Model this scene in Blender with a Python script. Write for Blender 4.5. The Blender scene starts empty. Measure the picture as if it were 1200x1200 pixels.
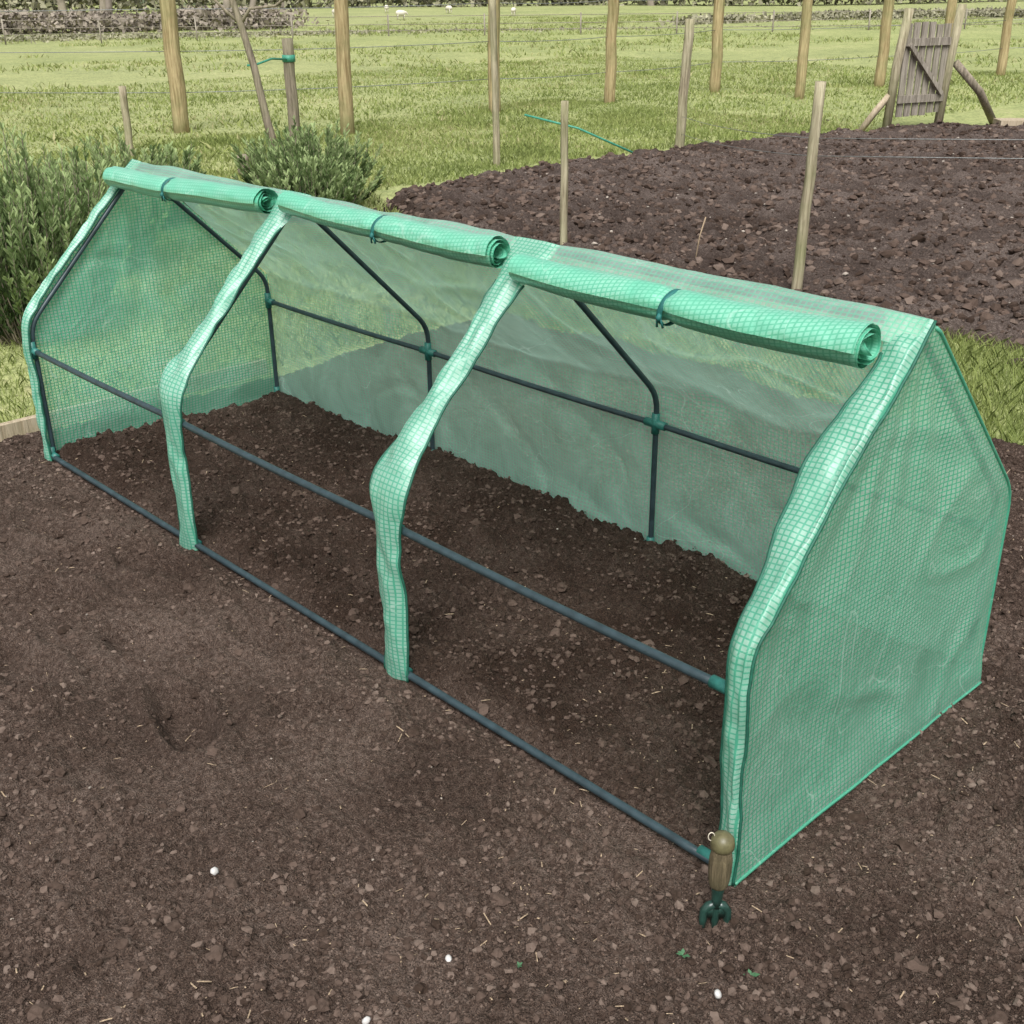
import bpy, numpy as np, math
from mathutils import Matrix, Vector
R=np.random.RandomState(7)
S=bpy.context.scene
S.view_settings.view_transform='Standard'; S.view_settings.look='None'; S.view_settings.exposure=0

# ------------------------------------------------------------ noise
_T={}
def vn(x,y,seed=0):
    if seed not in _T: _T[seed]=np.random.RandomState(seed+100).rand(256,256)*2-1
    T=_T[seed]
    xi=np.floor(x).astype(int); yi=np.floor(y).astype(int)
    fx=x-xi; fy=y-yi
    fx=fx*fx*(3-2*fx); fy=fy*fy*(3-2*fy)
    a=T[xi&255,yi&255];b=T[(xi+1)&255,yi&255];c=T[xi&255,(yi+1)&255];d=T[(xi+1)&255,(yi+1)&255]
    return (a*(1-fx)+b*fx)*(1-fy)+(c*(1-fx)+d*fx)*fy
def rn(x,y,s,seed,ang=None):
    a=0.6+seed*1.3 if ang is None else ang
    c,q=math.cos(a),math.sin(a)
    return vn((x*c+y*q)/s+seed*7.3,(-x*q+y*c)/s+seed*3.1,seed)
def sst(e0,e1,x):
    t=np.clip((x-e0)/(e1-e0),0,1); return t*t*(3-2*t)

# ------------------------------------------------------------ mesh helpers
class MB:
    def __init__(s): s.v=[];s.f=[];s.n=0;s.uv=[];s.at=[];s.mi=[]
    def add(s,v,f,uv=None,at=None,mi=0):
        v=np.asarray(v,float).reshape(-1,3)
        s.v.append(v)
        s.f.append([tuple(int(i)+s.n for i in q) for q in f] if not isinstance(f,np.ndarray) else f+s.n)
        s.uv.append(np.zeros((len(v),2)) if uv is None else np.asarray(uv,float))
        s.at.append(np.full(len(v),0.5) if at is None else np.broadcast_to(np.asarray(at,float),(len(v),)))
        s.mi.append(np.full(len(f),mi,dtype=np.int32))
        s.n+=len(v)
    def obj(s,name,mats,smooth=True,parent=None,uv=False,at=True):
        V=np.concatenate(s.v)
        m=bpy.data.meshes.new(name)
        loops=[];tot=[]
        for f in s.f:
            if isinstance(f,np.ndarray):
                loops.append(f.reshape(-1));tot.append(np.full(len(f),f.shape[1]))
            elif len(f):
                loops.append(np.concatenate([np.array(q) for q in f]));tot.append(np.array([len(q) for q in f]))
        L=np.concatenate(loops).astype(np.int32);T=np.concatenate(tot).astype(np.int32)
        m.vertices.add(len(V));m.vertices.foreach_set('co',V.reshape(-1).astype(np.float32))
        m.loops.add(len(L));m.loops.foreach_set('vertex_index',L)
        m.polygons.add(len(T))
        m.polygons.foreach_set('loop_start',np.concatenate([[0],np.cumsum(T)[:-1]]).astype(np.int32))
        m.polygons.foreach_set('loop_total',T)
        m.polygons.foreach_set('material_index',np.concatenate(s.mi))
        m.polygons.foreach_set('use_smooth',np.full(len(T),smooth))
        m.update(calc_edges=True)
        if uv:
            U=m.uv_layers.new(name='UVMap'); U.data.foreach_set('uv',np.concatenate(s.uv)[L].reshape(-1).astype(np.float32))
        if at:
            A=m.attributes.new('rnd','FLOAT','POINT');A.data.foreach_set('value',np.concatenate(s.at).astype(np.float32))
        for k in (mats if isinstance(mats,(list,tuple)) else [mats]): m.materials.append(k)
        o=bpy.data.objects.new(name,m);S.collection.objects.link(o)
        if parent: o.parent=parent
        return o
def gridf(nu,nv,closed=False):
    i=np.arange(nu-1)[:,None];j=np.arange(nv if closed else nv-1)[None,:]
    a=i*nv+j;b=i*nv+(j+1)%nv
    return np.stack([a,b,b+nv,a+nv],-1).reshape(-1,4)
def tube(P,r,n=10,caps=True,noise=0,square=False):
    P=np.asarray(P,float);k=len(P);r=np.broadcast_to(np.asarray(r,float),(k,))
    T=np.gradient(P,axis=0);T/=np.linalg.norm(T,axis=1)[:,None]
    up=np.array([0,0,1.]) if abs(T[0][2])<.9 else np.array([1.,0,0])
    V=[]
    a=np.cross(T[0],up);a/=np.linalg.norm(a)
    th=np.arange(n)*2*math.pi/n+(math.pi/4 if square else 0)
    for i in range(k):
        a=a-T[i]*(a@T[i]);a/=np.linalg.norm(a);b=np.cross(T[i],a)
        rr=r[i]*(1+noise*(R.rand(n)-.5))
        V.append(P[i]+rr[:,None]*(np.cos(th)[:,None]*a+np.sin(th)[:,None]*b))
    V=np.concatenate(V);F=[tuple(q[::-1]) for q in gridf(k,n,True).tolist()]
    if caps: F+=[tuple(range(n)),tuple(range((k-1)*n,k*n))[::-1]]
    return V,F
def box(c,sz,rotz=0):
    x,y,z=np.array(sz)/2.
    v=np.array([[a*x,b*y,d*z] for a in(-1,1) for b in(-1,1) for d in(-1,1)])
    c0,s0=math.cos(rotz),math.sin(rotz)
    v=v@np.array([[c0,s0,0],[-s0,c0,0],[0,0,1]])
    return v+np.array(c),[(0,1,3,2),(4,6,7,5),(0,4,5,1),(2,3,7,6),(0,2,6,4),(1,5,7,3)]
def empty(name,loc=(0,0,0)):
    e=bpy.data.objects.new(name,None);e.empty_display_size=.1;S.collection.objects.link(e);return e

# ------------------------------------------------------------ materials
def mat(name):
    m=bpy.data.materials.new(name);m.use_nodes=True;t=m.node_tree;t.nodes.clear()
    o=t.nodes.new('ShaderNodeOutputMaterial');return m,t,o
def N(t,k,**kw):
    n=t.nodes.new(k)
    for a,b in kw.items():
        if a.startswith('_'): setattr(n,a[1:],b)
        else: n.inputs[a.replace('__',' ')].default_value=b
    return n
def ramp(t,fac,stops):
    r=t.nodes.new('ShaderNodeValToRGB');e=r.color_ramp.elements
    while len(e)<len(stops): e.new(.5)
    for i,(p,c) in enumerate(stops): e[i].position=p;e[i].color=(*c,1)
    t.links.new(fac,r.inputs[0]);return r.outputs[0]
def noise(t,scale,detail=4,rough=.6,vec=None,dist=0):
    n=N(t,'ShaderNodeTexNoise',Scale=scale,Detail=detail,Roughness=rough,Distortion=dist)
    if vec is None:
        g=t.nodes.new('ShaderNodeNewGeometry');vec=g.outputs['Position']
    t.links.new(vec,n.inputs['Vector']);return n.outputs['Fac']
def math_(t,op,a,b=None,clamp=False):
    n=t.nodes.new('ShaderNodeMath');n.operation=op;n.use_clamp=clamp
    for i,x in enumerate((a,b)):
        if x is None: continue
        if isinstance(x,(int,float)): n.inputs[i].default_value=x
        else: t.links.new(x,n.inputs[i])
    return n.outputs[0]
def mixc(t,fac,a,b,mode='MIX'):
    n=t.nodes.new('ShaderNodeMix');n.data_type='RGBA';n.blend_type=mode
    for i,x in ((0,fac),(6,a),(7,b)):
        if isinstance(x,(int,float)): n.inputs[i].default_value=x
        elif isinstance(x,tuple): n.inputs[i].default_value=(*x,1)
        else: t.links.new(x,n.inputs[i])
    return n.outputs[2]
def bump(t,h,strength,dist):
    b=N(t,'ShaderNodeBump',Strength=strength,Distance=dist);t.links.new(h,b.inputs['Height']);return b.outputs[0]
def princ(t,o,col,rough=.8,nrm=None,spec=.3,metal=0):
    p=t.nodes.new('ShaderNodeBsdfPrincipled')
    if isinstance(col,tuple): p.inputs['Base Color'].default_value=(*col,1)
    else: t.links.new(col,p.inputs['Base Color'])
    if isinstance(rough,(int,float)): p.inputs['Roughness'].default_value=rough
    else: t.links.new(rough,p.inputs['Roughness'])
    p.inputs['Specular IOR Level'].default_value=spec;p.inputs['Metallic'].default_value=metal
    if nrm is not None: t.links.new(nrm,p.inputs['Normal'])
    t.links.new(p.outputs[0],o.inputs[0]);return p
def attr(t,name='rnd'):
    a=t.nodes.new('ShaderNodeAttribute');a.attribute_name=name;return a.outputs['Fac']

def soil_mat(name,c_dark,c_mid,c_light,big=2.2,dk=(0.034,0.020,0.0135)):
    m,t,o=mat(name)
    n1=noise(t,big,3,.6);n2=noise(t,85,4,.75);n3=noise(t,380,2,.7)
    f=math_(t,'ADD',math_(t,'MULTIPLY',n1,.35),math_(t,'MULTIPLY',n2,.65))
    c=ramp(t,f,[(.38,c_dark),(.5,c_mid),(.60,c_light)])
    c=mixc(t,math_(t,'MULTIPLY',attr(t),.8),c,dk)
    sp=ramp(t,n3,[(.32,(.30,.30,.30)),(.48,(1,1,1)),(.62,(1.35,1.35,1.35)),(.70,(2.6,2.5,2.3))])
    c=mixc(t,1.,c,sp,'MULTIPLY')
    h=math_(t,'ADD',n2,math_(t,'MULTIPLY',n3,.4))
    princ(t,o,c,.95,bump(t,h,1.,.026),.10);return m
M_soil=soil_mat('soil',(.060,.040,.031),(.110,.077,.061),(.18,.134,.110))
M_soil2=soil_mat('dug_soil',(.066,.049,.042),(.124,.095,.082),(.22,.176,.154),3.)
def clod_mat():
    m,t,o=mat('clod');a=attr(t);n=noise(t,130,2,.7)
    c=ramp(t,math_(t,'ADD',math_(t,'MULTIPLY',a,.6),math_(t,'MULTIPLY',n,.4)),[(.2,(.036,.024,.018)),(.6,(.100,.071,.057)),(.84,(.16,.122,.10)),(.92,(.29,.245,.21))])
    princ(t,o,c,.95,None,.1);return m
M_clod=clod_mat()
def grassblade_mat():
    m,t,o=mat('grass_blade');a=attr(t);n=noise(t,1.1,2,.6)
    c=ramp(t,a,[(0,(.12,.17,.05)),(.45,(.22,.285,.085)),(.8,(.32,.38,.125)),(1,(.48,.43,.26))])
    c2=mixc(t,math_(t,'MULTIPLY',n,.6),c,(.36,.38,.16))
    d=t.nodes.new('ShaderNodeBsdfDiffuse');tr=t.nodes.new('ShaderNodeBsdfTranslucent')
    t.links.new(c2,d.inputs[0]);t.links.new(c2,tr.inputs[0])
    x=t.nodes.new('ShaderNodeMixShader');x.inputs[0].default_value=.35
    t.links.new(d.outputs[0],x.inputs[1]);t.links.new(tr.outputs[0],x.inputs[2]);t.links.new(x.outputs[0],o.inputs[0]);return m
M_blade=grassblade_mat()
def field_mat():
    m,t,o=mat('field_grass')
    n1=noise(t,.45,5,.65);n2=noise(t,6,5,.75);n3=noise(t,.06,3,.5);n4=noise(t,30,3,.7)
    f=math_(t,'ADD',math_(t,'MULTIPLY',n1,.45),math_(t,'MULTIPLY',n2,.55))
    c=ramp(t,f,[(.34,(.12,.16,.055)),(.45,(.21,.26,.085)),(.56,(.30,.34,.125)),(.66,(.42,.39,.21))])
    c=mixc(t,math_(t,'MULTIPLY',n3,.6),c,(.38,.37,.22))
    c=mixc(t,1.,c,ramp(t,n4,[(.3,(.6,.6,.6)),(.65,(1.25,1.25,1.25))]),'MULTIPLY')
    princ(t,o,c,.95,bump(t,n2,.7,.06),.1);return m
M_field=field_mat()
def wood_mat(name,c1,c2,green=.3,sc=1.):
    m,t,o=mat(name)
    g=t.nodes.new('ShaderNodeNewGeometry');mp=N(t,'ShaderNodeMapping');mp.inputs['Scale'].default_value=(45*sc,45*sc,3*sc)
    t.links.new(g.outputs['Position'],mp.inputs['Vector'])
    n=noise(t,1,5,.7,mp.outputs[0],.5);n2=noise(t,4,3,.6)
    c=ramp(t,n,[(.35,c1),(.65,c2)])
    gm=ramp(t,n2,[(.42,(0,0,0)),(.7,(1,1,1))])
    c=mixc(t,math_(t,'MULTIPLY',gm,green),c,(.17,.19,.08))
    princ(t,o,c,.85,bump(t,n,.8,.010),.2);return m
M_post=wood_mat('post_wood',(.20,.145,.07),(.48,.39,.22),.6)
M_stake=wood_mat('stake_wood',(.17,.14,.09),(.46,.41,.29),.55)
M_old=wood_mat('weathered_wood',(.13,.11,.09),(.38,.34,.29),.2)
M_bark=wood_mat('bark',(.12,.10,.075),(.32,.27,.21),.3)
M_plank=wood_mat('plank_wood',(.30,.24,.16),(.48,.40,.30),.2)
def simple(name,c,rough=.5,spec=.4,metal=0,var=.25,sc=60):
    m,t,o=mat(name);n=noise(t,sc,3,.6)
    c1=tuple(x*(1-var) for x in c);c2=tuple(min(1,x*(1+var)) for x in c)
    princ(t,o,ramp(t,n,[(.3,c1),(.7,c2)]),rough,bump(t,n,.15,.002),spec,metal);return m
M_pole=simple('pole_paint',(.026,.044,.052),.40,.5,var=.3,sc=30)
M_conn=simple('connector_plastic',(.025,.14,.12),.45)
M_pipe=simple('piping',(.014,.10,.065),.6)
M_tie=simple('tie_ribbon',(.015,.12,.11),.6)
M_wire=simple('wire',(.25,.26,.26),.5,.5,.6)
M_white=simple('pebble',(.50,.49,.47),.5)
M_straw=simple('straw',(.30,.225,.15),.9,sc=300,var=.5)
M_string=simple('string',(.55,.5,.4),.9)
M_leaf=simple('seedling_leaf',(.05,.13,.06),.6)
M_forkg=simple('fork_paint',(.015,.045,.035),.3,.6)
M_handleg=simple('handle_green',(.11,.10,.05),.4,sc=90)
M_handlew=wood_mat('handle_wood',(.075,.060,.035),(.17,.135,.08),.3,3)
M_wool=simple('wool',(.62,.58,.5),.95,.1)
M_cane=simple('cane_green',(.05,.25,.17),.5)

def cover_mat(name,alpha_cell,alpha_thr,cell,thr,opaque=False,trl=.45,gloss=.16,blot=.12,wear=1.,crease=.5,rg=.45):
    m,t,o=mat(name)
    uv=t.nodes.new('ShaderNodeUVMap');uv.uv_map='UVMap'
    sx=t.nodes.new('ShaderNodeSeparateXYZ');t.links.new(uv.outputs[0],sx.inputs[0])
    def tri(s,p):
        f=math_(t,'FRACT',math_(t,'DIVIDE',s,p))
        return math_(t,'MULTIPLY',math_(t,'ABSOLUTE',math_(t,'SUBTRACT',f,.5)),2.)
    a=tri(sx.outputs[0],.0120);b=tri(sx.outputs[1],.0095)
    mx=math_(t,'MAXIMUM',a,b)
    mr=t.nodes.new('ShaderNodeMapRange');mr.interpolation_type='SMOOTHSTEP'
    mr.inputs['From Min'].default_value=.60;mr.inputs['From Max'].default_value=.86
    t.links.new(mx,mr.inputs['Value']);line=mr.outputs[0]
    nb=noise(t,7,4,.65,dist=.8)
    ncr=noise(t,3.5,1.5,.5,dist=.6)
    rid=math_(t,'MULTIPLY',math_(t,'SUBTRACT',.008,math_(t,'ABSOLUTE',math_(t,'SUBTRACT',math_(t,'FRACT',math_(t,'MULTIPLY',ncr,3.)),.5)),True),90.,True)
    rid=math_(t,'MULTIPLY',rid,crease)
    wm=math_(t,'MULTIPLY',math_(t,'SUBTRACT',nb,.42,True),2.5*wear,True)
    lt=tuple(min(1,x*.6+.36) for x in cell)
    cc=mixc(t,wm,cell,lt)
    col=mixc(t,line,cc,thr)
    col=mixc(t,rid,col,(.78,.95,.87))
    nr=bump(t,nb,.35,.02)
    d=t.nodes.new('ShaderNodeBsdfDiffuse');tl=t.nodes.new('ShaderNodeBsdfTranslucent');gl=N(t,'ShaderNodeBsdfGlossy',Roughness=rg)
    for q in (d,tl):
        t.links.new(col,q.inputs[0])
    t.links.new(nr,gl.inputs['Normal']);t.links.new(nr,d.inputs['Normal'])
    x=t.nodes.new('ShaderNodeMixShader');x.inputs[0].default_value=trl
    t.links.new(d.outputs[0],x.inputs[1]);t.links.new(tl.outputs[0],x.inputs[2])
    lw=N(t,'ShaderNodeLayerWeight',Blend=.35)
    y=t.nodes.new('ShaderNodeMixShader')
    t.links.new(math_(t,'ADD',math_(t,'MULTIPLY',lw.outputs['Facing'],gloss*1.5),gloss*.5,True),y.inputs[0])
    t.links.new(x.outputs[0],y.inputs[1]);t.links.new(gl.outputs[0],y.inputs[2])
    if opaque: t.links.new(y.outputs[0],o.inputs[0]);return m
    tp=t.nodes.new('ShaderNodeBsdfTransparent');tp.inputs[0].default_value=(.88,.99,.93,1)
    z=t.nodes.new('ShaderNodeMixShader')
    al=math_(t,'ADD',math_(t,'MULTIPLY',line,alpha_thr-alpha_cell),alpha_cell)
    al=math_(t,'ADD',math_(t,'ADD',al,math_(t,'MULTIPLY',rid,.35)),math_(t,'MULTIPLY',math_(t,'SUBTRACT',nb,.5),blot*5),True)
    t.links.new(al,z.inputs[0]);t.links.new(tp.outputs[0],z.inputs[1]);t.links.new(y.outputs[0],z.inputs[2])
    t.links.new(z.outputs[0],o.inputs[0]);return m
M_cov=cover_mat('cover_mesh_film',.50,.82,(.76,.94,.84),(.27,.74,.53),trl=.55,crease=.6)
M_end=cover_mat('cover_end_film',.58,.90,(.56,.90,.71),(.06,.52,.30),trl=.5,blot=.10)
M_strip=cover_mat('cover_strip_film',.82,.97,(.38,.76,.59),(.08,.48,.31),blot=.05,gloss=.15,crease=.3,rg=.48)
M_roll=cover_mat('cover_roll_film',1,1,(.13,.56,.37),(.07,.44,.27),opaque=True,trl=.10,gloss=.26,wear=.7,crease=.3,rg=.42)

# ------------------------------------------------------------ camera
a,b,c3=-0.8123,-0.4306,-0.0107
f=np.array([math.sin(a)*math.cos(b),math.cos(a)*math.cos(b),math.sin(b)])
r=np.cross(f,[0,0,1]);r/=np.linalg.norm(r);u=np.cross(r,f)
r2=r*math.cos(c3)+u*math.sin(c3);u2=-r*math.sin(c3)+u*math.cos(c3)
cam=bpy.data.cameras.new('camera');co=bpy.data.objects.new('camera',cam);S.collection.objects.link(co)
CAM=np.array([3.5636,-1.3186,1.3933])
M=Matrix.Identity(4)
for i in range(3): M[i][0]=r2[i];M[i][1]=u2[i];M[i][2]=-f[i];M[i][3]=CAM[i]
co.matrix_world=M;cam.sensor_width=36;cam.lens=1360.5/1200*36;cam.clip_start=.05;cam.clip_end=2000
S.camera=co

# ------------------------------------------------------------ light
sd=Vector((.45,-.48,.95)).normalized()
W=bpy.data.worlds.new('World');S.world=W;W.use_nodes=True;t=W.node_tree;t.nodes.clear()
sk=t.nodes.new('ShaderNodeTexSky');sk.sky_type='NISHITA';sk.sun_disc=False
sk.sun_elevation=math.asin(sd.z);sk.sun_rotation=math.atan2(sd.x,sd.y);sk.air_density=1.;sk.dust_density=4.;sk.ozone_density=1.
hs=N(t,'ShaderNodeHueSaturation',Saturation=.15);bg=N(t,'ShaderNodeBackground',Strength=.15);wo=t.nodes.new('ShaderNodeOutputWorld')
t.links.new(sk.outputs[0],hs.inputs['Color']);t.links.new(hs.outputs[0],bg.inputs[0]);t.links.new(bg.outputs[0],wo.inputs[0])
L=bpy.data.lights.new('sun','SUN');L.energy=4.2;L.angle=math.radians(35);L.color=(1,.975,.945)
lo=bpy.data.objects.new('sun',L);S.collection.objects.link(lo);lo.rotation_euler=sd.to_track_quat('Z','Y').to_euler()

# ------------------------------------------------------------ ground
def spaced(a0,a1,fa,fb,fine,grow=1.12):
    xs=list(np.arange(fa,fb+fine/2,fine));st=fine
    x=xs[-1]
    while x<a1: st*=grow;x=min(a1,x+st);xs.append(x)
    st=fine;x=xs[0];lo_=[]
    while x>a0: st*=grow;x=max(a0,x-st);lo_.append(x)
    return np.array(lo_[::-1]+xs)
GZ=-.035
def gh(x,y):
    d=np.hypot(x,y)
    return GZ+.03*rn(x,y,2.5,3)*sst(5,9,d)+.12*rn(x,y,14,4)*sst(10,30,d)
xs=spaced(-900,900,-14,8,.15,1.1);ys=spaced(-900,900,-4,18,.15,1.1)
X,Y=np.meshgrid(xs,ys,indexing='ij')
Z=gh(X,Y)+.015*rn(X,Y,.4,5)*sst(4,6,np.hypot(X,Y))
inb=(X>-.2)&(Y<2.1)|((X>-3.3)&(Y>3.6)&(Y<14)&(X>-3.3+(Y-7.4).clip(0)*.37))
Z=np.where(inb,Z-.12,Z)
g=MB();g.add(np.stack([X,Y,Z],-1),gridf(len(xs),len(ys)));g.obj('ground',M_field)

# ------------------------------------------------------------ foreground soil
PR=[(1.30,-.32,.15,.055,.036,.5),(1.62,-.42,.13,.05,.034,-.2),(.98,-.14,.14,.05,.032,.3),(1.15,-.58,.14,.055,.034,.1),(1.82,-.22,.11,.05,.024,.6),(.62,-.20,.14,.05,.030,.4),(1.50,-.13,.12,.045,.024,.2),(.85,-.42,.14,.055,.030,.7)]
def prd(x,y,k):
    cx,cy,sx_,sy_,dp,an=k
    ca,sa=math.cos(an),math.sin(an);p=(x-cx)*ca+(y-cy)*sa;q=-(x-cx)*sa+(y-cy)*ca
    return np.sqrt((p/sx_)**2+(q/sy_)**2)+.25*rn(x,y,.06,18)
def hsoil(x,y,fine=True):
    h=.016*rn(x,y,.55,11)+.014*rn(x,y,.22,12)
    ins=(x>-.0)&(x<2.7)&(y>0)&(y<.87)
    amp=np.where(ins,1.75,1.25)*(1+.5*sst(2.4,3.,x))*.9
    tr=sst(.9,.2,np.hypot((x-1.25)/1.1,(y+.40)/.45))
    amp=amp*(.6+.8*(.5+.5*rn(x,y,.35,13)))*(1-.5*tr)
    h+=amp*(.012*np.abs(rn(x,y,.085,14))+.013*np.abs(rn(x,y,.042,15))+.012*np.abs(rn(x,y,.023,16)))
    if fine: h+=amp*.0055*np.abs(rn(x,y,.0125,17))
    for k in PR:
        d=prd(x,y,k)
        h=h-k[4]*(1-sst(.55,1.2,d))+.018*np.exp(-((d-1.4)/.3)**2)
    h+=.014*np.exp(-((y-.85)/.10)**2)*sst(-.1,.1,x)*(1-sst(2.7,2.9,x))+.018*sst(.015,.07,y)*(1-sst(.87,.93,y))*sst(0,.06,x)*(1-sst(2.64,2.7,x))
    h-=.020
    bnd=np.exp(-(y/.03)**2)*sst(-.12,-.02,x)*(1-sst(2.72,2.8,x));h=h*(1-bnd*.95)-.006*bnd
    bnd=np.exp(-((x-2.735)/.045)**2)*sst(-.1,-.02,y)*(1-sst(.88,.98,y));h=h*(1-bnd*.85)-.010*bnd
    edge=np.minimum(np.minimum(x+.33,2.33+.06*rn(x,y,.4,19)-y),6-x)
    return h-.07*(1-sst(0,.10,edge))
xs=spaced(-.34,6,-.34,3.45,.0062,1.15);ys=spaced(-5,2.42,-1.25,2.42,.0062,1.15)
X,Y=np.meshgrid(xs,ys,indexing='ij');Z=hsoil(X,Y)
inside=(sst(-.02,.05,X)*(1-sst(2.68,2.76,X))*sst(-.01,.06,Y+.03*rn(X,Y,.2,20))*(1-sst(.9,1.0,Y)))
pit=np.zeros_like(X)
for k in PR: pit=np.maximum(pit,1-sst(.5,1.2,prd(X,Y,k)))
moist_shade=np.clip(inside*.58+.22*rn(X,Y,.45,21)+.15*rn(X,Y,.13,25)+.12+.25*rn(X,Y,.07,24)*inside+.3*sst(2.5,3.0,X)*sst(-.3,.3,rn(X,Y,.25,22))-.22*sst(.9,.2,np.hypot((X-1.25)/1.2,(Y+.4)/.5))+.18*pit,0,1)  # damp and soil tone, plus shade painted into the footprint hollows
g=MB();g.add(np.stack([X,Y,Z],-1),gridf(len(xs),len(ys)),at=moist_shade.reshape(-1));g.obj('soil_bed',M_soil)

def hdug(x,y):
    h=.03*rn(x,y,.8,31)+.035*np.abs(rn(x,y,.26,32))+.042*np.abs(rn(x,y,.12,33))+.032*np.abs(rn(x,y,.055,34))-.03
    e=np.minimum(y-3.36-.08*rn(x,y,.35,35),x-(-3.5+np.clip(y-7.4,0,9)*.37)-.12*rn(x,y,.5,36))
    e=np.minimum(e,14-y)
    e=np.minimum(e,(x+3.55)*.5+(y-4.1)*.9+.0)
    return h-.10*(1-sst(0,.15,e))
xs=spaced(-3.7,9,-3.7,3.0,.020,1.1);ys=spaced(3.2,14.2,3.2,9.0,.020,1.04)
X,Y=np.meshgrid(xs,ys,indexing='ij');Z=hdug(X,Y)
g=MB();g.add(np.stack([X,Y,Z],-1),gridf(len(xs),len(ys)),at=np.clip(sst(.02,-.03,Z)*.6+.3*sst(0,.6,rn(X,Y,1.2,38)),0,1).reshape(-1));g.obj('dug_soil_bed',M_soil2)

# clods
import bmesh
def ico(sub):
    bm=bmesh.new();bmesh.ops.create_icosphere(bm,subdivisions=sub,radius=1)
    v=np.array([q.co[:] for q in bm.verts]);bm.verts.index_update();fa=np.array([[q.index for q in p.verts] for p in bm.faces]);bm.free();return v,fa
I1=ico(1);I2=ico(2)
def scatter(px,py,pz,sz,I,rnd,sink=.3,flat=.7,rough=.35):
    n=len(px);v,fa=I;k=len(v)
    A=R.rand(n,3)*6.28
    rad=1+rough*(R.rand(n,k)-.5)*2*.7
    V=v[None]*rad[...,None]*(1+.5*(R.rand(n,1,3)-.5))
    ca,sa=np.cos(A),np.sin(A)
    x,y,z=V[...,0],V[...,1],V[...,2]
    x,y=x*ca[:,:1]-y*sa[:,:1],x*sa[:,:1]+y*ca[:,:1]
    y,z=y*ca[:,1:2]-z*sa[:,1:2],y*sa[:,1:2]+z*ca[:,1:2]
    V=np.stack([x,y,z*flat],-1)*sz[:,None,None]+np.stack([px,py,pz+sz*sink],-1)[:,None]
    F=(fa[None]+(np.arange(n)*k)[:,None,None]).reshape(-1,3)
    return V.reshape(-1,3),F,np.repeat(rnd,k)
g=MB()
n=150000;px=-.3+R.rand(n)*3.7;py=-1.2+R.rand(n)*3.5
isin=((px>0)&(px<2.7)&(py>0)&(py<.87))
keep=(vn(px*4,py*4,40)*.5+.3*vn(px*11,py*11,41)+.5+.25*(px>2.3)+.25*isin-.25*(np.hypot((px-1.25)/1.0,(py+.4)/.4)<.8))>R.rand(n)*1.0
px,py=px[keep],py[keep];n=len(px);sz=.0014+.0068*R.rand(n)**4
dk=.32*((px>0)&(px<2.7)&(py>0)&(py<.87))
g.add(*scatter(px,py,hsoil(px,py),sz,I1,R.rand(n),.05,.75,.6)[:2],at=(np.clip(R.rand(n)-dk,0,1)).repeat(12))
n=2800;px=-.3+R.rand(n)*3.7;py=-1.2+R.rand(n)*3.5;sz=.004+.012*R.rand(n)**4
V,F,A=scatter(px,py,hsoil(px,py),sz,I2,R.rand(n)*.6,-.1,.7,.5);g.add(V,F,at=A)
g.obj('soil_clods',M_clod,smooth=False)
g=MB();n=26000;px=-3.4+R.rand(n)*7.5;py=3.4+R.rand(n)**1.2*9;k=px>-3.4+np.clip(py-7.4,0,9)*.37;px,py=px[k],py[k];n=len(px);sz=.007+.024*R.rand(n)**3
V,F,A=scatter(px,py,hdug(px,py),sz,I1,R.rand(n),.1,.75,.6);g.add(V,F,at=A);g.obj('dug_soil_clods',M_clod,smooth=False)
g=MB();n=90;px=-.3+R.rand(n)*3.6;py=-1.2+R.rand(n)*3.4;sz=.0018+.002*R.rand(n)
V,F,A=scatter(px,py,hsoil(px,py),sz,I1,R.rand(n),.2);g.add(V,F,at=A)
n=420;px=-3.2+R.rand(n)*7;py=3.5+R.rand(n)*7;sz=.006+.010*R.rand(n)**2
V,F,A=scatter(px,py,hdug(px,py),sz,I1,R.rand(n),.4);g.add(V,F,at=A)
g.obj('small_stones',simple('stone',(.30,.26,.22),.8,var=.5,sc=8),smooth=False)
for (x,y,s) in ((2.07,-.62,.0065),(2.5,-.458,.006),(2.5,-.62,.0065),(2.84,-.217,.007)):
    g=MB();V,F,A=scatter(np.array([x]),np.array([y]),hsoil(np.array([x]),np.array([y])),np.array([s]),I2,np.array([.5]),.5,.85,.15);g.add(V,F);g.obj('white_pebble',M_white)
g=MB()
n=3800;px=-.3+R.rand(n)*3.7;py=-1.2+R.rand(n)*3.4
k=(R.rand(n)<.30+.7*(px>2.2));px,py=px[k],py[k]
ZZ0=hsoil(px,py)
for x,y,z in zip(px,py,ZZ0):
    l=.003+.020*R.rand()**3.5;w=.0005+.0009*R.rand();an=R.rand()*6.28;z=z+.003
    dx,dy=math.cos(an)*l/2,math.sin(an)*l/2;tz=(R.rand()-.5)*.5*l
    g.add([[x-dx-dy/l*w*2,y-dy+dx/l*w*2,z-tz],[x-dx+dy/l*w*2,y-dy-dx/l*w*2,z-tz],[x+dx+dy/l*w*2,y+dy-dx/l*w*2,z+tz],[x+dx-dy/l*w*2,y+dy+dx/l*w*2,z+tz],[x,y,z+w*1.5]],[(0,1,4),(1,2,4),(2,3,4),(3,0,4)])
g.obj('straw_litter',M_straw,smooth=False)

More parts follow.
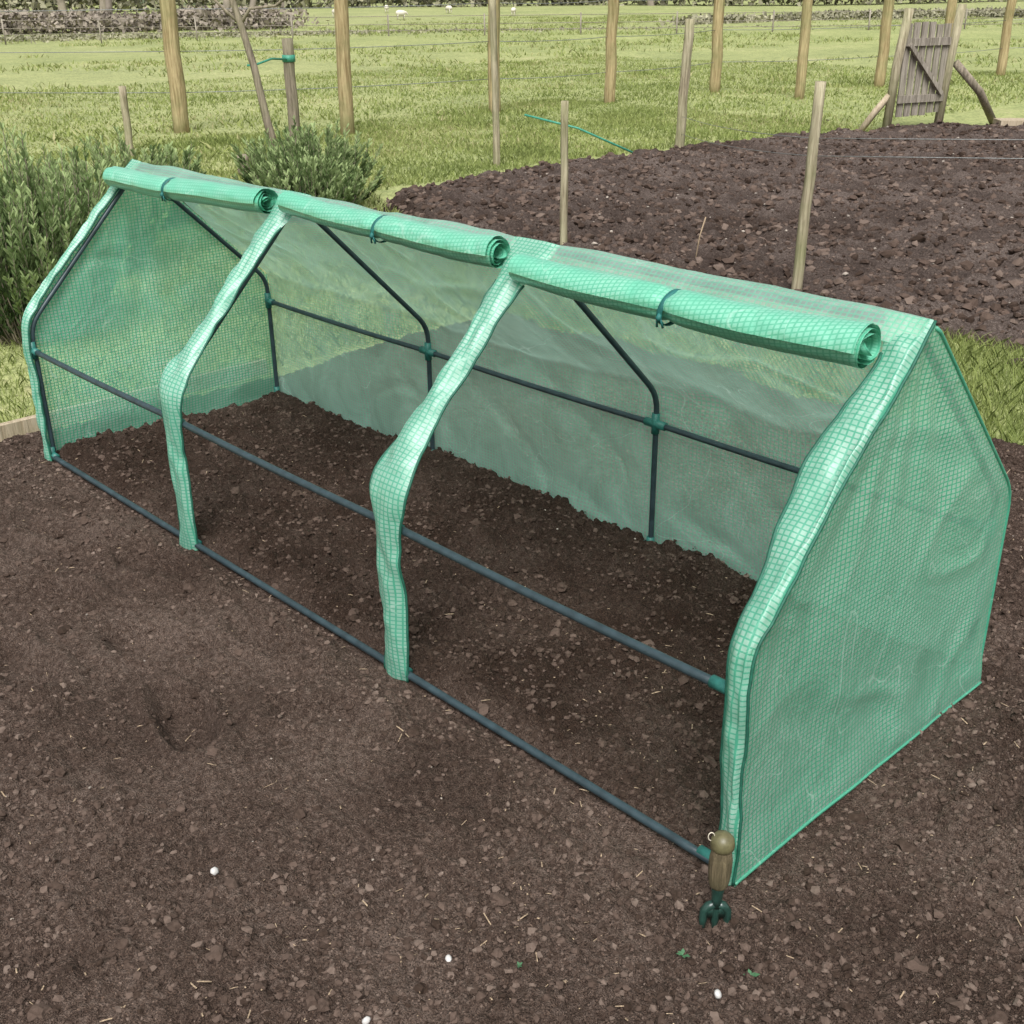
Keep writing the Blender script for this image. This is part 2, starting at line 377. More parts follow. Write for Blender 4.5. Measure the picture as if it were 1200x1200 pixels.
def seedling(x,y,s):
    g=MB();z=float(hsoil(np.array([x]),np.array([y]))[0])+.003
    for i in range(5):
        an=i*1.26+R.rand();l=s*(.7+.5*R.rand());c=np.array([math.cos(an),math.sin(an),0]);p=np.array([-c[1],c[0],0])
        g.add([[x,y,z]+c*0,[x,y,z+.3*l]+c*l*.5+p*l*.28,[x,y,z+.35*l]+c*l,[x,y,z+.3*l]+c*l*.5-p*l*.28],[(0,1,2,3)])
    g.obj('weed_seedling',M_leaf)
seedling(2.754,-.193,.013);seedling(2.85,-.146,.012);seedling(2.60,-.40,.007)

g=MB()
V,F=box((-.365,-.1,-.015),(.03,2.3,.07));g.add(V,F);g.obj('edging_board',M_plank,smooth=False)

# ------------------------------------------------------------ grass blades
def blades(px,py,pz,h,w,rnd,lean=.5):
    n=len(px);an=R.rand(n)*6.28;la=R.rand(n)*6.28;l=lean*h*(.2+R.rand(n))
    cx,cy=np.cos(an)*w,np.sin(an)*w;lx,ly=np.cos(la)*l,np.sin(la)*l
    V=np.stack([np.stack([px-cx,py-cy,pz],-1),np.stack([px+cx,py+cy,pz],-1),
                np.stack([px+cx*.7+lx*.4,py+cy*.7+ly*.4,pz+h*.6],-1),np.stack([px+lx,py+ly,pz+h],-1),
                np.stack([px-cx*.7+lx*.4,py-cy*.7+ly*.4,pz+h*.6],-1)],1)
    i=(np.arange(n)*5)[:,None]
    return V.reshape(-1,3),i+np.arange(5)[None],np.repeat(rnd,5)
g=MB()
def patch(n,x0,x1,y0,y1,h,w,cond=None,sc=.5,lean=.9):
    px=x0+R.rand(n)*(x1-x0);py=y0+R.rand(n)*(y1-y0)
    k=vn(px/sc,py/sc,50)*.4+.7>R.rand(n)*.8
    if cond is not None: k&=cond(px,py)
    px,py=px[k],py[k];n=len(px);hh=h*(.4+.9*R.rand(n))*(.7+.6*(vn(px*2,py*2,51)*.5+.5))
    V,F,A=blades(px,py,gh(px,py)-.005,hh,w*(.6+.8*R.rand(n)),np.clip(R.rand(n)*.75+.25*vn(px,py,52)+.15,0,1),lean);g.add(V,F,at=A)
patch(60000,-3.5,3.6,2.28,3.42,.05,.0022)
patch(45000,-3.2,-.38,-1.5,3.3,.045,.0025)
offbed=lambda x,y:(x<-3.5+np.clip(y-7.4,0,9)*.37+.1*vn(x*3,y*3,53))|(y<4.0-(x+3.5)*.5)&(x<-2.6)
patch(80000,-7.5,-2.6,1.0,10.0,.040,.0045,offbed)
patch(110000,-14,-1.0,-3,18,.040,.008,lambda x,y:offbed(x,y)&(x<-3),1.2)
g.obj('grass',M_blade)
g=MB();n=4200
px=-34+R.rand(n)*38;py=2+R.rand(n)*38
k=(vn(px/2.3,py/2.3,60)>.0)&(px<-5.5+np.clip(py-12,0,30)*.5);px,py=px[k],py[k]
PX=np.repeat(px,12)+R.randn(len(px)*12)*.16;PY=np.repeat(py,12)+R.randn(len(px)*12)*.16
V,F,A=blades(PX,PY,gh(PX,PY)-.01,.04+.06*R.rand(len(PX)),.010+.006*R.rand(len(PX)),np.clip(.3+.7*R.rand(len(PX)),0,1),1.3);g.add(V,F,at=A)
g.obj('meadow_tussocks',M_blade)

# ------------------------------------------------------------ shrubs
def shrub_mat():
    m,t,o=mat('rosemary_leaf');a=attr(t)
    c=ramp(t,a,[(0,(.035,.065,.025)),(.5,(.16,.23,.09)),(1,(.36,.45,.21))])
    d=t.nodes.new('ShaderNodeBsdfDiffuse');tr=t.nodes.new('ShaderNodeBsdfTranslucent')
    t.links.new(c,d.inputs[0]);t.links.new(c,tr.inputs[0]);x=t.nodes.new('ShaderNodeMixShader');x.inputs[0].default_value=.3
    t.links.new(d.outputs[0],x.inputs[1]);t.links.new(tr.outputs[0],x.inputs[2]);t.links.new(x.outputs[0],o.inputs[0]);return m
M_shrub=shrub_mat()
def shrub(x,y,rad,h,ns,nl=70,ls=.022):
    g=MB();P=[];A=[];D=[]
    for i in range(ns):
        an=R.rand()*6.28;q=math.sqrt(R.rand());bx,by=x+math.cos(an)*q*rad*.6,y+math.sin(an)*q*rad*.6
        L_=h*(.50+.62*R.rand())*(1.05-.35*q);out=q*rad*.4
        tip=np.array([bx+math.cos(an)*out+R.randn()*.04,by+math.sin(an)*out+R.randn()*.04,GZ+L_])
        s=np.linspace(0,1,6)[:,None];b0=np.array([bx,by,GZ])
        pts=b0+(tip-b0)*s+np.array([math.cos(an),math.sin(an),0])*(out*.4*(s-s*s))
        V,F=tube(pts,np.linspace(.004,.0015,6),4,False);g.add(V,F,at=.2,mi=1)
        tt=.10+.90*R.rand(nl)**.75
        p=b0+(tip-b0)*tt[:,None]+np.array([math.cos(an),math.sin(an),0])*(out*.4*(tt-tt*tt))[:,None]
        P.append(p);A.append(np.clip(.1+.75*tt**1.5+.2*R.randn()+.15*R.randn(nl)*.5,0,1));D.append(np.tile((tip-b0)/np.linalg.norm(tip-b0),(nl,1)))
    P=np.concatenate(P);A=np.concatenate(A);D=np.concatenate(D);n=len(P)
    an=R.rand(n)*6.28;l=ls*(.7+.6*R.rand(n))
    d=D*.9+np.stack([np.cos(an),np.sin(an),.1+0*an],-1)*.6;w=np.cross(d,R.randn(n,3));w/=np.linalg.norm(w,axis=1)[:,None];w*=(l*.12)[:,None]
    V=np.stack([P-w,P+w,P+d*l[:,None]*.8+w,P+d*l[:,None],P+d*l[:,None]*.8-w],1).reshape(-1,3)
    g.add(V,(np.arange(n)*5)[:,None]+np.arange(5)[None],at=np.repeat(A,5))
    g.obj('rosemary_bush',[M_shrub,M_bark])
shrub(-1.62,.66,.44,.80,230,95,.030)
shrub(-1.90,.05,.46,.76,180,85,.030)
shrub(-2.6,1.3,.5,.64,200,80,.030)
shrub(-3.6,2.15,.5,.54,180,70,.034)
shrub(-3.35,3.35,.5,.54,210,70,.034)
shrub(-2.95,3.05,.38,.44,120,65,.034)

# ------------------------------------------------------------ posts and stakes
RL=np.array([.6878,.7259,0.])
def post(name,x,y,h,rad,m,lean=0,n=12,square=False,depth=-.2):
    k=9;s=np.linspace(0,1,k);base=np.array([x,y,0.])
    P=np.array([base+RL*lean*q+np.array([0,0,depth+(h-depth)*q]) for q in s])
    P[1:-1,:2]+=R.randn(k-2,2)*rad*.08
    g=MB();V,F=tube(P,rad*(1-.08*s),n,True,.07,square);g.add(V,F)
    return g.obj(name,m,smooth=not square)
TP=[(-8.09,4.99,.082),(-6.76,6.16,.074),(-6.85,8.34,.07),(-6.52,9.96,.07),(-6.61,12.20,.075),(-5.27,12.18,.065),(-5.50,14.53,.075),(-5.74,16.84,.075),(-5.07,17.36,.07)]
for i,(x,y,q) in enumerate(TP): post('fence_post',x,y,2.3,q,M_post,lean=(.03,.04,0,.02,-.02,.03,.02,0,.04)[i])
post('wooden_stake',-3.80,5.53,1.35,.03,M_stake,-.02)
post('wooden_stake',-3.36,7.38,1.06,.045,M_stake,.05)
post('wooden_stake',.416,3.61,.95,.027,M_stake,.03)
post('wooden_stake',-1.04,3.47,.79,.023,M_stake,.0)
post('wooden_stake',-6.63,3.67,.57,.034,M_stake,.01)
post('weathered_post',-6.10,5.08,.92,.055,M_bark,.0)
post('short_peg',-4.96,3.81,.13,.05,M_bark)
g=MB()
row=[(-14.5,.5),TP[0],TP[2],TP[3],TP[4],TP[6],TP[8],(-4,22)]
for hz in (.35,.75,1.15,1.35,1.5,1.9):
    for p,q in zip(row[:-1],row[1:]):
        s=np.linspace(0,1,7);P=np.array([[p[0]+(q[0]-p[0])*a_,p[1]+(q[1]-p[1])*a_,hz-.02*4*a_*(1-a_)] for a_ in s]);V,F=tube(P,.0036,4);g.add(V,F)
g.obj('wire_fence',M_wire)
g=MB()
for z0,z1,z2 in ((.10,.62,.72),(.25,.70,.80)):
    for P in ([(-3.33,7.38,z0),(-1.4,5.4,(z0+z1)/2-.04),(.43,3.62,z1)],[(.43,3.62,z1),(2,4.3,z2-.05),(4.2,5.6,z2)]):
        P=np.array(P);s=np.linspace(0,1,9)[:,None];Q=P[0]*(1-s)**2+2*P[1]*s*(1-s)+P[2]*s*s;V,F=tube(Q,.0018,4);g.add(V,F)
g.obj('plot_wire',M_wire)
g=MB();V,F=tube([(-3.28,6.69,.0),(-3.6,6.3,.22),(-3.95,6.0,.33)],.010,6);g.add(V,F);g.obj('garden_cane',M_cane)
g=MB();V,F=tube([(-.33,3.75,-.1),(-.31,3.77,.12),(-.30,3.8,.22)],.004,5);g.add(V,F);g.obj('garden_cane',M_straw)
# gate
E=empty('garden_gate')
A0=np.array([-2.58,9.64,0.]);B0=np.array([-2.36,10.22,0.]);dv=(B0-A0)/np.linalg.norm(B0-A0);an=math.atan2(dv[1],dv[0])
def gpart(name,segs,m=M_old):
    g=MB()
    for V,F in segs: g.add(V,F)
    g.obj(name,m,smooth=False,parent=E)
g=MB();V,F=tube([A0+[0,0,-.2],A0+RL*.04+[0,0,.6],A0+RL*.10+[0,0,1.10]],.045,8,True,.06);g.add(V,F);g.obj('gate_post_a',M_stake,parent=E)
g=MB();V,F=tube([B0+RL*.02+[0,0,-.2],B0+RL*.06+[0,0,.6],B0+RL*.11+[0,0,1.13]],.045,8,True,.06);g.add(V,F);g.obj('gate_post_b',M_stake,parent=E)
sl=[];Ln=np.linalg.norm(B0-A0)
for i in range(6):
    c=A0+RL*.05+dv*(.085+(Ln-.15)*i/5.)
    sl.append(box(c+[0,0,.53+.02*R.rand()],(.072,.018,.80+.06*R.rand()),an))
gpart('slats',sl)
nrm=np.array([dv[1],-dv[0],0.])
gpart('rails',[box(A0+RL*.05+dv*Ln/2+nrm*.022+[0,0,z],(Ln-.06,.022,.07),an) for z in (.28,.80)])
p,q=A0+RL*.05+dv*.08+nrm*.045+[0,0,.78],A0+RL*.05+dv*(Ln-.08)+nrm*.045+[0,0,.32]
g=MB();V,F=tube([p,(p+q)/2,q],.028,4,True,0,True);g.add(V,F);g.obj('brace',M_old,False,E)
g=MB();V,F=tube([(-2.20,11.2,-.05),B0+RL*.4+[0,0,.33],B0+RL*.12+[0,0,.60]],.04,7,True,.08);g.add(V,F);g.obj('prop_log',M_bark)
g=MB();V,F=tube([A0-RL*.25+[0,0,-.02],A0-RL*.12+[0,0,.17],A0-RL*.0+[0,0,.32]],.035,5,True,.1);g.add(V,F);g.obj('leaning_offcut',M_plank)
g=MB();V,F=box((-1.75,10.9,.03),(.55,.25,.05),.75);g.add(V,F);g.obj('loose_plank',M_plank,False)

# ------------------------------------------------------------ trees
def branch(g,p,d,l,rad,dep,spread=.5):
    n=5;P=[p];dd=d.copy()
    for i in range(n):
        dd=dd+R.randn(3)*.10;dd/=np.linalg.norm(dd);P.append(P[-1]+dd*l/n)
    V,F=tube(P,np.linspace(rad,rad*.55,n+1),6 if dep>1 else 4,False);g.add(V,F)
    if dep>0:
        for k in range(3 if dep>1 else 4):
            i=R.randint(2,n+1);nd=dd+R.randn(3)*spread;nd[2]+=.15;nd/=np.linalg.norm(nd)
            branch(g,P[i],nd,l*(.55+.2*R.rand()),rad*.5,dep-1,spread)
g=MB();b0=np.array([-5.64,4.57,GZ])
tr=[b0,b0+RL*-.06+[0,0,.3],b0+RL*-.13+[0,0,.75],b0+RL*-.21+[0,0,1.1],b0+RL*-.27+[0,0,1.32],b0+RL*-.25+[0,0,1.9],b0+RL*-.2+[0,0,2.4]]
V,F=tube(tr,[.042,.036,.032,.030,.026,.02,.012],8,True,.08);g.add(V,F)
for st,pts in ((3,[(-.32,1.2),(-.42,1.30),(-.62,1.5)]),(3,[(-.12,1.22),(.10,1.24),(.30,1.38),(.42,1.6)]),(4,[(-.38,1.45),(-.5,1.9)]),(4,[(-.12,1.6),(.1,2.2)])):
    P=[tr[st]]+[b0+RL*a_+np.array([0,0,z]) for a_,z in pts];V,F=tube(P,np.linspace(.018,.007,len(P)),6,True);g.add(V,F)
    for k in range(4): branch(g,P[-1],np.array([R.randn()*.4,R.randn()*.4,1.]),.4,.006,1)
g.obj('young_fruit_tree',M_bark)
g=MB();p=tr[2]+np.array([0,0,.02]);q=np.array([-6.10,5.08,.74]);V,F=tube([p-RL*.06,p,(p+q)/2+[0,0,.03],q],.010,6);g.add(V,F)
V,F=tube([q+[0,0,-.02],q+[0,0,.04]],.06,10);g.add(V,F);g.obj('tree_tie',M_cane)

HV=np.array([-.7259,.6878,0.]);C0=np.array([CAM[0],CAM[1],0])
def FW(s,l,z=0): return C0+HV*s+RL*l+np.array([0,0,z])
M_twig=simple('twigs',(.25,.215,.175),.9,sc=2,var=.4)
M_hedge=simple('hedge_leaf',(.25,.24,.16),.9,sc=1,var=.45)
M_ever=simple('evergreen_leaf',(.15,.18,.11),.9,sc=1,var=.45)
def bare_tree(s,l,h):
    g=MB();branch(g,FW(s,l,-.2),np.array([R.randn()*.05,R.randn()*.05,1.]),h*.45,h*.024,4,.45);g.obj('bare_tree',M_twig)
for s,l,h in ((44,-18.5,7),(47,-15,8),(43,-13.6,6),(50,-11,8),(46,-9.3,6),(60,-21,9),(70,8,9),(75,18,9),(78,-2,9)): bare_tree(s,l,h)
def hedge(name,s0,l0,s1,l1,h,th,n,m,lf=.12):
    P0=FW(s0,l0);P1=FW(s1,l1);tt=R.rand(n);q=P0+(P1-P0)*tt[:,None]
    hh=h*(.7+.5*(vn(tt*40,tt*0,70)*.5+.5))
    z=R.rand(n)**.7*hh;q=q+np.stack([R.randn(n)*th*.4,R.randn(n)*th*.4,z-.1],-1)
    d=R.randn(n,3);d/=np.linalg.norm(d,axis=1)[:,None];w=np.cross(d,R.randn(n,3));w/=np.linalg.norm(w,axis=1)[:,None]
    l=lf*(.5+R.rand(n))[:,None]
    V=np.stack([q-w*l*.4,q+w*l*.4,q+d*l+w*l*.2,q+d*l-w*l*.2],1).reshape(-1,3)
    g=MB();g.add(V,(np.arange(n)*4)[:,None]+np.arange(4)[None]);return g.obj(name,m)
hedge('hedge',42,-24,42,-7.5,.6,1.4,12000,M_twig,.12)
hedge('hedge',70,-36,72,38,2.0,1.6,26000,M_hedge,.22)
hedge('hedge',39,5.5,47,24,.35,.9,11000,M_hedge,.10)
hedge('hedge',36,-24,38,30,.12,1.6,16000,M_hedge,.07)
hedge('hedge',90,-60,90,60,5,4,14000,M_ever,.6)
g=MB()
for i in range(20):
    l=-24+i*2.6;V,F=tube([FW(34,l,-.2),FW(34,l,.55)],.022,6);g.add(V,F)
for z in (.15,.3,.5):
    V,F=tube([FW(34,-24,z),FW(34,27,z)],.008,4);g.add(V,F)
g.obj('stock_fence',M_old)
def sheep(s,l,an,k_=.42):
    g=MB();c=FW(s,l);z0=float(gh(c[0],c[1]));ca,sa=math.cos(an),math.sin(an)
    def X(p): p=np.array(p,float)*k_;return np.stack([c[0]+p[:,0]*ca-p[:,1]*sa,c[1]+p[:,0]*sa+p[:,1]*ca,z0+p[:,2]],-1)
    V,F=tube([(-.48,0,.55),(-.42,0,.56),(-.2,0,.58),(.1,0,.57),(.35,0,.58),(.44,0,.6)],[.05,.19,.25,.26,.21,.1],10,True,.1);g.add(X(V),F)
    V,F=tube([(.38,0,.62),(.52,0,.58),(.62,0,.45),(.68,0,.36)],[.12,.09,.075,.04],8);g.add(X(V),F)
    for a_,b_ in ((-.32,.12),(-.32,-.12),(.28,.12),(.28,-.12)):
        V,F=tube([(a_,b_,.45),(a_-.02,b_,.25),(a_,b_,0)],[.06,.035,.028],6);g.add(X(V),F)
    for b_ in (.1,-.1):
        V,F=tube([(.5,b_*.6,.62),(.49,b_*1.5,.6)],[.03,.015],5);g.add(X(V),F)
    g.obj('sheep',M_wool)
for s,l,an in ((52,-7,.3),(58,-5.5,2.5),(49,-4.1,1.2),(57,-2.6,3.),(54,.3,2.2)): sheep(s,l,an)
g=MB();an=np.linspace(0,2*math.pi,97);rr=np.array([180,240,330,460,640,860]);V=[]
for i,q in enumerate(rr):
    hh=np.array([-.5,8,18,30,38,20])[i]*(.6+.5*(vn(an*3+i*.3,an*0+i,80)*.5+.5)) if i else np.full(97,-.5)
    hh[-1]=hh[0];V.append(np.stack([np.cos(an)*q,np.sin(an)*q,hh],-1))
g.add(np.concatenate(V),gridf(6,97));g.obj('hills',M_field)

# ------------------------------------------------------------ greenhouse
GH=empty('mini_greenhouse')
D,EH,BH,TH,RY=.8734,.4475,.36,.8851,.4335
def roundprof(pts,rad=.035,nseg=5,step=.02):
    pts=[np.array(p,float) for p in pts];out=[pts[0]]
    for i in range(1,len(pts)-1):
        a_,b_,c_=pts[i-1],pts[i],pts[i+1];u1=(a_-b_)/np.linalg.norm(a_-b_);u3=(c_-b_)/np.linalg.norm(c_-b_)
        for k in range(nseg+1):
            q=k/nseg;p0=b_+u1*rad;p2=b_+u3*rad;out.append(p0*(1-q)**2+2*b_*q*(1-q)+p2*q*q)
    out.append(pts[-1]);P=np.array(out)
    s=np.concatenate([[0],np.cumsum(np.linalg.norm(np.diff(P,axis=0),axis=1))])
    n=int(s[-1]/step)+1;ss=np.linspace(0,s[-1],n)
    return np.stack([np.interp(ss,s,P[:,k]) for k in range(P.shape[1])],-1),ss
hoop,_=roundprof([(0,-.08),(0,EH),(RY,TH),(D,EH),(D,-.08)],.045)
g=MB()
for i in range(4):
    x=i*.9+(.014 if i==0 else -.014 if i==3 else 0)
    P=np.array([[x,p[0]+(.012 if p[0]<RY else -.012),p[1]-(.01 if p[1]>.3 else 0)] for p in hoop]);V,F=tube(P,.0075,10);g.add(V,F)
g.obj('frame_hoops',M_pole,parent=GH)
g=MB()
for y,z in ((.006,BH),(D-.014,BH),(.002,.010),(D-.014,.0),(RY,TH-.012)):
    P=np.array([[x,y,z-.004*math.sin((x%.9)/.9*math.pi)*(z>.1)] for x in np.linspace(.01,2.69,31)]);V,F=tube(P,.0085 if y<.1 else .0075,12);g.add(V,F)
g.obj('frame_rails',M_pole,parent=GH)
g=MB()
for i in range(4):
    x=i*.9+(.014 if i==0 else -.014 if i==3 else 0)
    for y in (.006,D-.014):
        for z in (BH,.012):
            a_,b_=(x-.032 if i else x-.006),(x+.032 if i<3 else x+.006)
            if i==3: a_=x-.055
            V,F=tube([(a_,y,z),(b_,y,z)],.0112,12);g.add(V,F)
            V,F=tube([(x,y,z-.026),(x,y,z+.028)],.0108,12);g.add(V,F)
g.obj('frame_connectors',M_conn,parent=GH)
def wr(a_,b_,s=1,seed=0):
    q=rn(a_,b_,.30,90+seed)*.6+rn(a_,b_*.45,.12,91+seed)*.22
    rdg=1-np.abs(rn(a_*.6,b_,.20,92+seed))*4.
    rd2=1-np.abs(rn(a_,b_*.7,.26,88+seed,2.2))*5
    rd3=1-np.abs(rn(a_,b_*.5,.11,86+seed,.9))*3
    return s*(q*.012+np.clip(rdg,0,1)*.0045+np.clip(rd2,0,1)*.004+np.clip(rd3,0,1)*.0010)
ap=.075;du=np.array([-(RY),-(TH-EH)]);du/=np.linalg.norm(du)
prof,ss=roundprof([(RY+du[0]*ap,TH+.006+du[1]*ap+.010),(RY,TH+.006),(D+.004,EH+.004),(D+.006,-.03)],.018,5,.012)
tg=np.gradient(prof,axis=0);tg/=np.linalg.norm(tg,axis=1)[:,None];nr=np.stack([-tg[:,1],tg[:,0]],-1)
xs=np.linspace(-.004,2.704,280)
SX,SS=np.meshgrid(xs,ss,indexing='ij')
hd=np.abs(((SX/.9+.5)%1)-.5)*.9
sag=-.018*sst(0,.4,hd)*sst(.08,.28,SS)*(1-sst(.62,.75,SS)*.6)
w_=wr(SX,SS,1.4,0)*(.35+.9*sst(0,.15,hd))*(.3+.7*sst(.07,.15,SS))
rad=.004*np.sin(hd*45+SS*9)*np.exp(-hd/.18)*sst(.1,.3,SS)
off=sag+w_+rad
YY=prof[:,0][None]+nr[:,0][None]*off;ZZ=prof[:,1][None]+nr[:,1][None]*off
ZZ=ZZ+np.where(SS<ap,.005*rn(SX,SS,.12,97),0)
g=MB();g.add(np.stack([SX,YY,ZZ],-1),gridf(len(xs),len(ss)),uv=np.stack([SX,SS],-1).reshape(-1,2));g.obj('cover_sheet',M_cov,parent=GH,uv=True)
def endpanel(x0,sgn,seed):
    ny,nz=110,110
    yy=np.linspace(-.004,D+.006,ny);top=np.where(yy<RY,EH+(TH-EH)*np.clip(yy,0,1)/RY,TH-(TH-EH)*(yy-RY)/(D-RY))+.004
    Yg=np.repeat(yy[:,None],nz,1);v=np.linspace(0,1,nz)[None]
    z0=-.010 if sgn>0 else -.03
    Zg=z0+(top[:,None]-z0)*v
    m_=np.minimum(np.minimum(Yg,D-Yg),(top[:,None]-Zg))
    e=sst(-.01,.12,m_)*(.15+.85*sst(0,.16,Zg))
    pl=.005*np.sin(Yg*24+2*rn(Yg,Zg,.4,seed))*sst(.5,.0,Zg)
    fan=.0025*np.sin(np.arctan2(Zg-TH-.1,Yg-RY)*26)*sst(.3,.6,Zg)
    off=e*(wr(Yg,Zg,1.2,seed)+pl+fan-.012)+.006
    Xg=x0+sgn*(off+.008*sst(.10,0,Zg))
    g=MB();g.add(np.stack([Xg,Yg,Zg],-1),gridf(ny,nz),uv=np.stack([Yg,Zg],-1).reshape(-1,2));g.obj('end_panel',M_end,parent=GH,uv=True)
    return np.stack([Xg,Yg,Zg],-1)
GL=endpanel(0,-1,3);GR=endpanel(2.7,1,5)
fp,fs=roundprof([(0,-.004),(0,EH),(RY,TH)],.040,8,.010)
ftg=np.gradient(fp,axis=0);ftg/=np.linalg.norm(ftg,axis=1)[:,None];fn=np.stack([-ftg[:,1],ftg[:,0]],-1)
sm=fs[-1]
def strip(x0,wl,wr_,seed,bul=.012):
    nt=17;t_=np.linspace(-1,1,nt);G=[];UV=[]
    for i,s in enumerate(fs):
        a_,b_=wl(s),wr_(s)
        xx=x0+np.where(t_<0,t_*a_,t_*b_)
        n_=.010+bul*(1-np.abs(t_)**2.5)+.006*vn(np.array(t_*1.6+seed),np.array(s*14+0*t_),95)+.003*vn(np.array(t_*2.6+seed),np.array(s*34+0*t_),85)-.006*np.abs(t_)**3
        n_=n_*(1-.75*float(sst(sm-.07,sm,np.array(s))))
        xx=xx+.005*vn(0*t_+seed,s*9+0*t_,98)
        G.append(np.stack([xx,fp[i,0]+fn[i,0]*n_,fp[i,1]+fn[i,1]*n_],-1));UV.append(np.stack([xx,s+0*xx],-1))
    G=np.array(G);g=MB();g.add(G,gridf(len(fs),nt),uv=np.array(UV).reshape(-1,2));g.obj('door_strip',M_strip,parent=GH,uv=True)
    return G
def wmid(s):
    return .040+.018*math.exp(-((s-.46)/.08)**2)-.008*math.exp(-((s-.75)/.12)**2)+.030*float(sst(sm-.14,sm,np.array(s)))
pp=MB()
for x0,sd_ in ((.9,1),(1.8,2)):
    G=strip(x0,wmid,wmid,sd_)
    k=len(fs)-11
    for e_ in (0,-1):
        V,F=tube(G[:k,e_],.0030,6);pp.add(V,F)
G=strip(2.7,lambda s:.028+.038*math.exp(-((s-.76)/.20)**2)+.04*float(sst(sm-.1,sm,np.array(s))),lambda s:.012,5,.005);V,F=tube(G[:-8,0],.0035,6);pp.add(V,F)
V,F=tube(G[:,-1]+np.array([.001,-.001,0]),.0028,6);pp.add(V,F)
G=strip(0,lambda s:.010,lambda s:.022+.03*float(sst(sm-.1,sm,np.array(s))),6,.005);V,F=tube(G[:-8,-1],.0032,6);pp.add(V,F)
V,F=tube(G[:,0],.0028,6);pp.add(V,F)
pp.obj('edge_piping',M_pipe,parent=GH)
g=MB()
P=np.array([[p[0],p[1]] for p in hoop if p[0]>RY]);V,F=tube(np.stack([np.full(len(P),2.706),P[:,0]+.004,P[:,1]+.004],-1)[:-4],.0035,6);g.add(V,F)
V,F=tube(GR[:,0]+np.array([.001,0,.008]),.003,6);g.add(V,F)
g.obj('cover_hems',M_strip,parent=GH,uv=True)
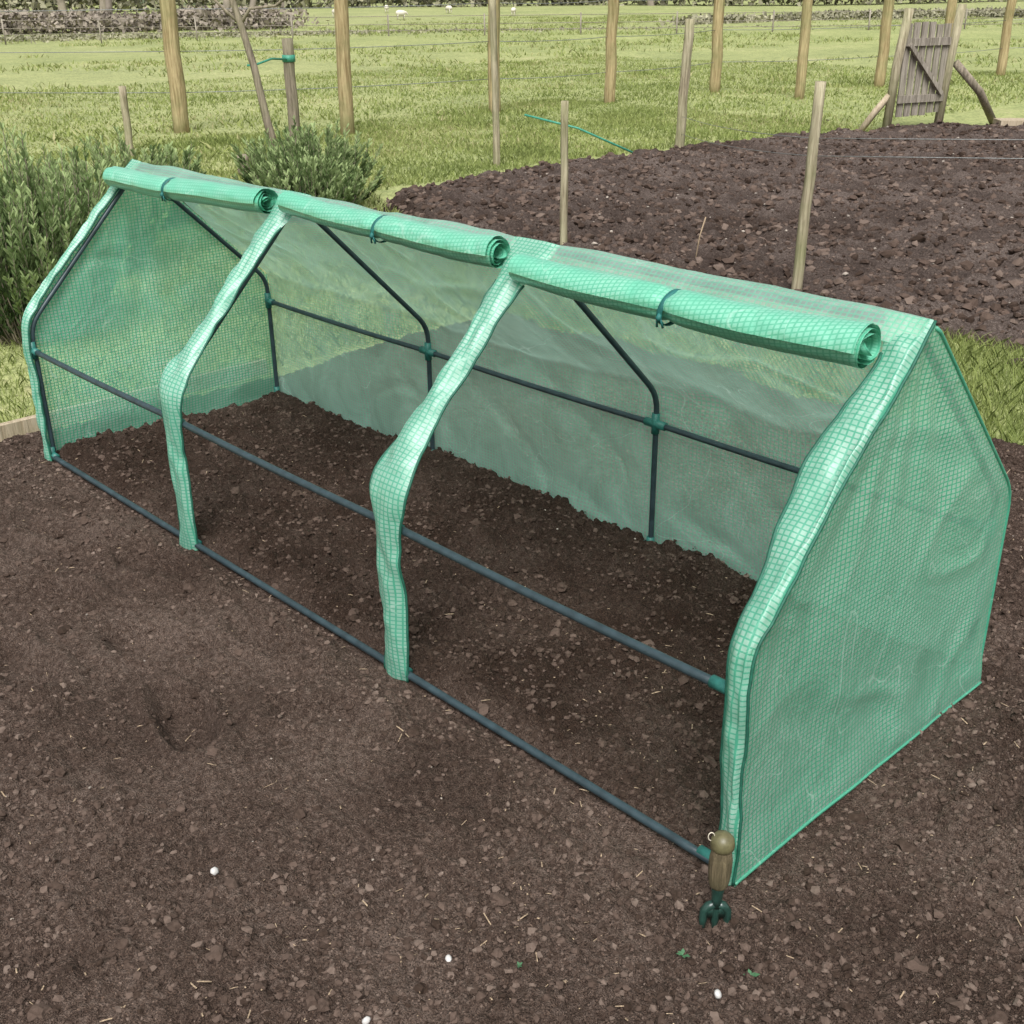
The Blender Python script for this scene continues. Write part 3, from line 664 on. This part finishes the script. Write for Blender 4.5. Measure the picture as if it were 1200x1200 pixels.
# rolls
fnv=np.array([-.71,.704])
def roll(xa,xb,da,db,ra,rb,seed):
    nx=90;turn=4.2;nth=150;th=np.linspace(0,turn*2*math.pi,nth);g=MB();V=[];UV=[]
    qt=(.5 if seed!=1 else .42)
    for i in range(nx):
        q=i/(nx-1);x=xa+(xb-xa)*q;d=da+(db-da)*q;rr=ra+(rb-ra)*q
        cy=RY+du[0]*d+fnv[0]*(.002+rr);cz=TH+du[1]*d+fnv[1]*(.002+rr)-.007*math.sin(q*math.pi)+.002*math.sin(q*11+seed)
        ang=th+1.9
        r_=rr*(.22+.78*th/th[-1])
        ca,sa=np.cos(ang),np.sin(ang)
        mm=1+.04*vn(ca*1.2+x*4+seed,sa*1.2+x*2,99)
        ph=x*22+1.6*ca+seed
        crease=-.05*np.clip(1-np.abs(vn(ph*.35,ca*1.1+seed*3,83))*5,0,1)-.04*np.clip(1-np.abs(vn(x*2+sa,ca*2+x*3,82))*5,0,1)
        crease=crease-.06*math.exp(-((q-qt)/.07)**2)*np.clip(np.cos(ang*5+seed),0,1)
        pin=1-.16*math.exp(-((q-qt)/.02)**2)
        r_=r_*(mm+crease)*pin
        dx=(.010*vn(th*.5+seed,th*0.,93))*(1 if q>.5 else -1)*(abs(q-.5)*2)**6
        V.append(np.stack([x+dx,cy+ca*r_*1.08,cz+sa*r_],-1));UV.append(np.stack([x+0*th,th*rr],-1))
    g.add(np.array(V),gridf(nx,nth),uv=np.array(UV).reshape(-1,2));g.obj('rolled_door',M_roll,parent=GH,uv=True)
    q=qt;x=xa+(xb-xa)*q;d=da+(db-da)*q;rr=(ra+rb)/2*.93;cy=RY+du[0]*d+fnv[0]*(.002+rr);cz=TH+du[1]*d+fnv[1]*(.002+rr)-.006
    g=MB();A_=np.linspace(0,2*math.pi,33)[:-1];V=[]
    for dx_,k_ in ((-.006,.96),(-.005,1.02),(.005,1.02),(.006,.96)):
        V.append(np.stack([x+dx_+.008*np.sin(A_),cy+np.cos(A_)*rr*1.08*k_,cz+np.sin(A_)*rr*k_],-1))
    g.add(np.array(V),gridf(4,32,True))
    for sx_ in (-1,1):
        P=np.array([[x,cy-rr*1.03,cz-.3*rr],[x+.005*sx_,cy-rr*1.06,cz-.55*rr],[x+.007*sx_,cy-rr*.98,cz-.9*rr]]);V,F=tube(P,.0024,5);g.add(V,F)
    V,F=tube([(x,cy-rr*1.0,cz-.15*rr),(x,cy-rr*1.12,cz-.35*rr),(x,cy-rr*1.02,cz-.55*rr)],[.004,.006,.004],7);g.add(V,F)
    g.obj('roll_tie',M_tie,parent=GH)
roll(.03,.87,.092,.062,.035,.036,1)
roll(.945,1.765,.052,.067,.032,.037,2)
roll(1.835,2.655,.088,.095,.033,.041,3)

# ------------------------------------------------------------ hand fork
FK=empty('hand_fork')
bx,by=2.733,-.082
ax=np.array([-.02,.06,1.]);ax/=np.linalg.norm(ax)
def axp(h,o=(0,0,0)): return np.array([bx,by,.0])+ax*h+np.array(o)
g=MB();hh=[.052,.056,.066,.085,.108,.122,.130];V,F=tube([axp(h) for h in hh],[.012,.0150,.0172,.0190,.0188,.0165,.0155],18);g.add(V,F);g.obj('grip_wood',M_handlew,parent=FK)
g=MB();V,F=tube([axp(h) for h in (.126,.130,.136,.146,.153,.157)],[.0165,.0192,.0200,.0185,.013,.003],18);g.add(V,F)
g.obj('grip_cap',M_handleg,parent=FK)
g=MB();V,F=tube([axp(h) for h in (.056,.046,.030,.012)],[.0125,.0105,.009,.0080],12);g.add(V,F)
for k in (-1,0,1):
    P=[axp(.018),axp(.013,RL*.012*k),axp(.004,RL*.019*k),axp(-.014,RL*.020*k),axp(-.05,RL*.019*k)]
    V,F=tube(P,[.008,.008,.0075,.007,.003],6);g.add(V,F)
V,F=box(axp(.004),(.038,.010,.022),math.atan2(RL[1],RL[0]));g.add(V,F)
g.obj('tines',M_forkg,parent=FK)
g=MB();A_=np.linspace(0,2*math.pi,20);P=[axp(.150)-RL*(.014+.005*(1-math.cos(q)))+np.array([0,0,-.008*math.sin(q)]) for q in A_];V,F=tube(P,.0009,5);g.add(V,F);g.obj('hanging_string',M_string,parent=FK)
print('verts',sum(len(m.vertices) for m in bpy.data.meshes))
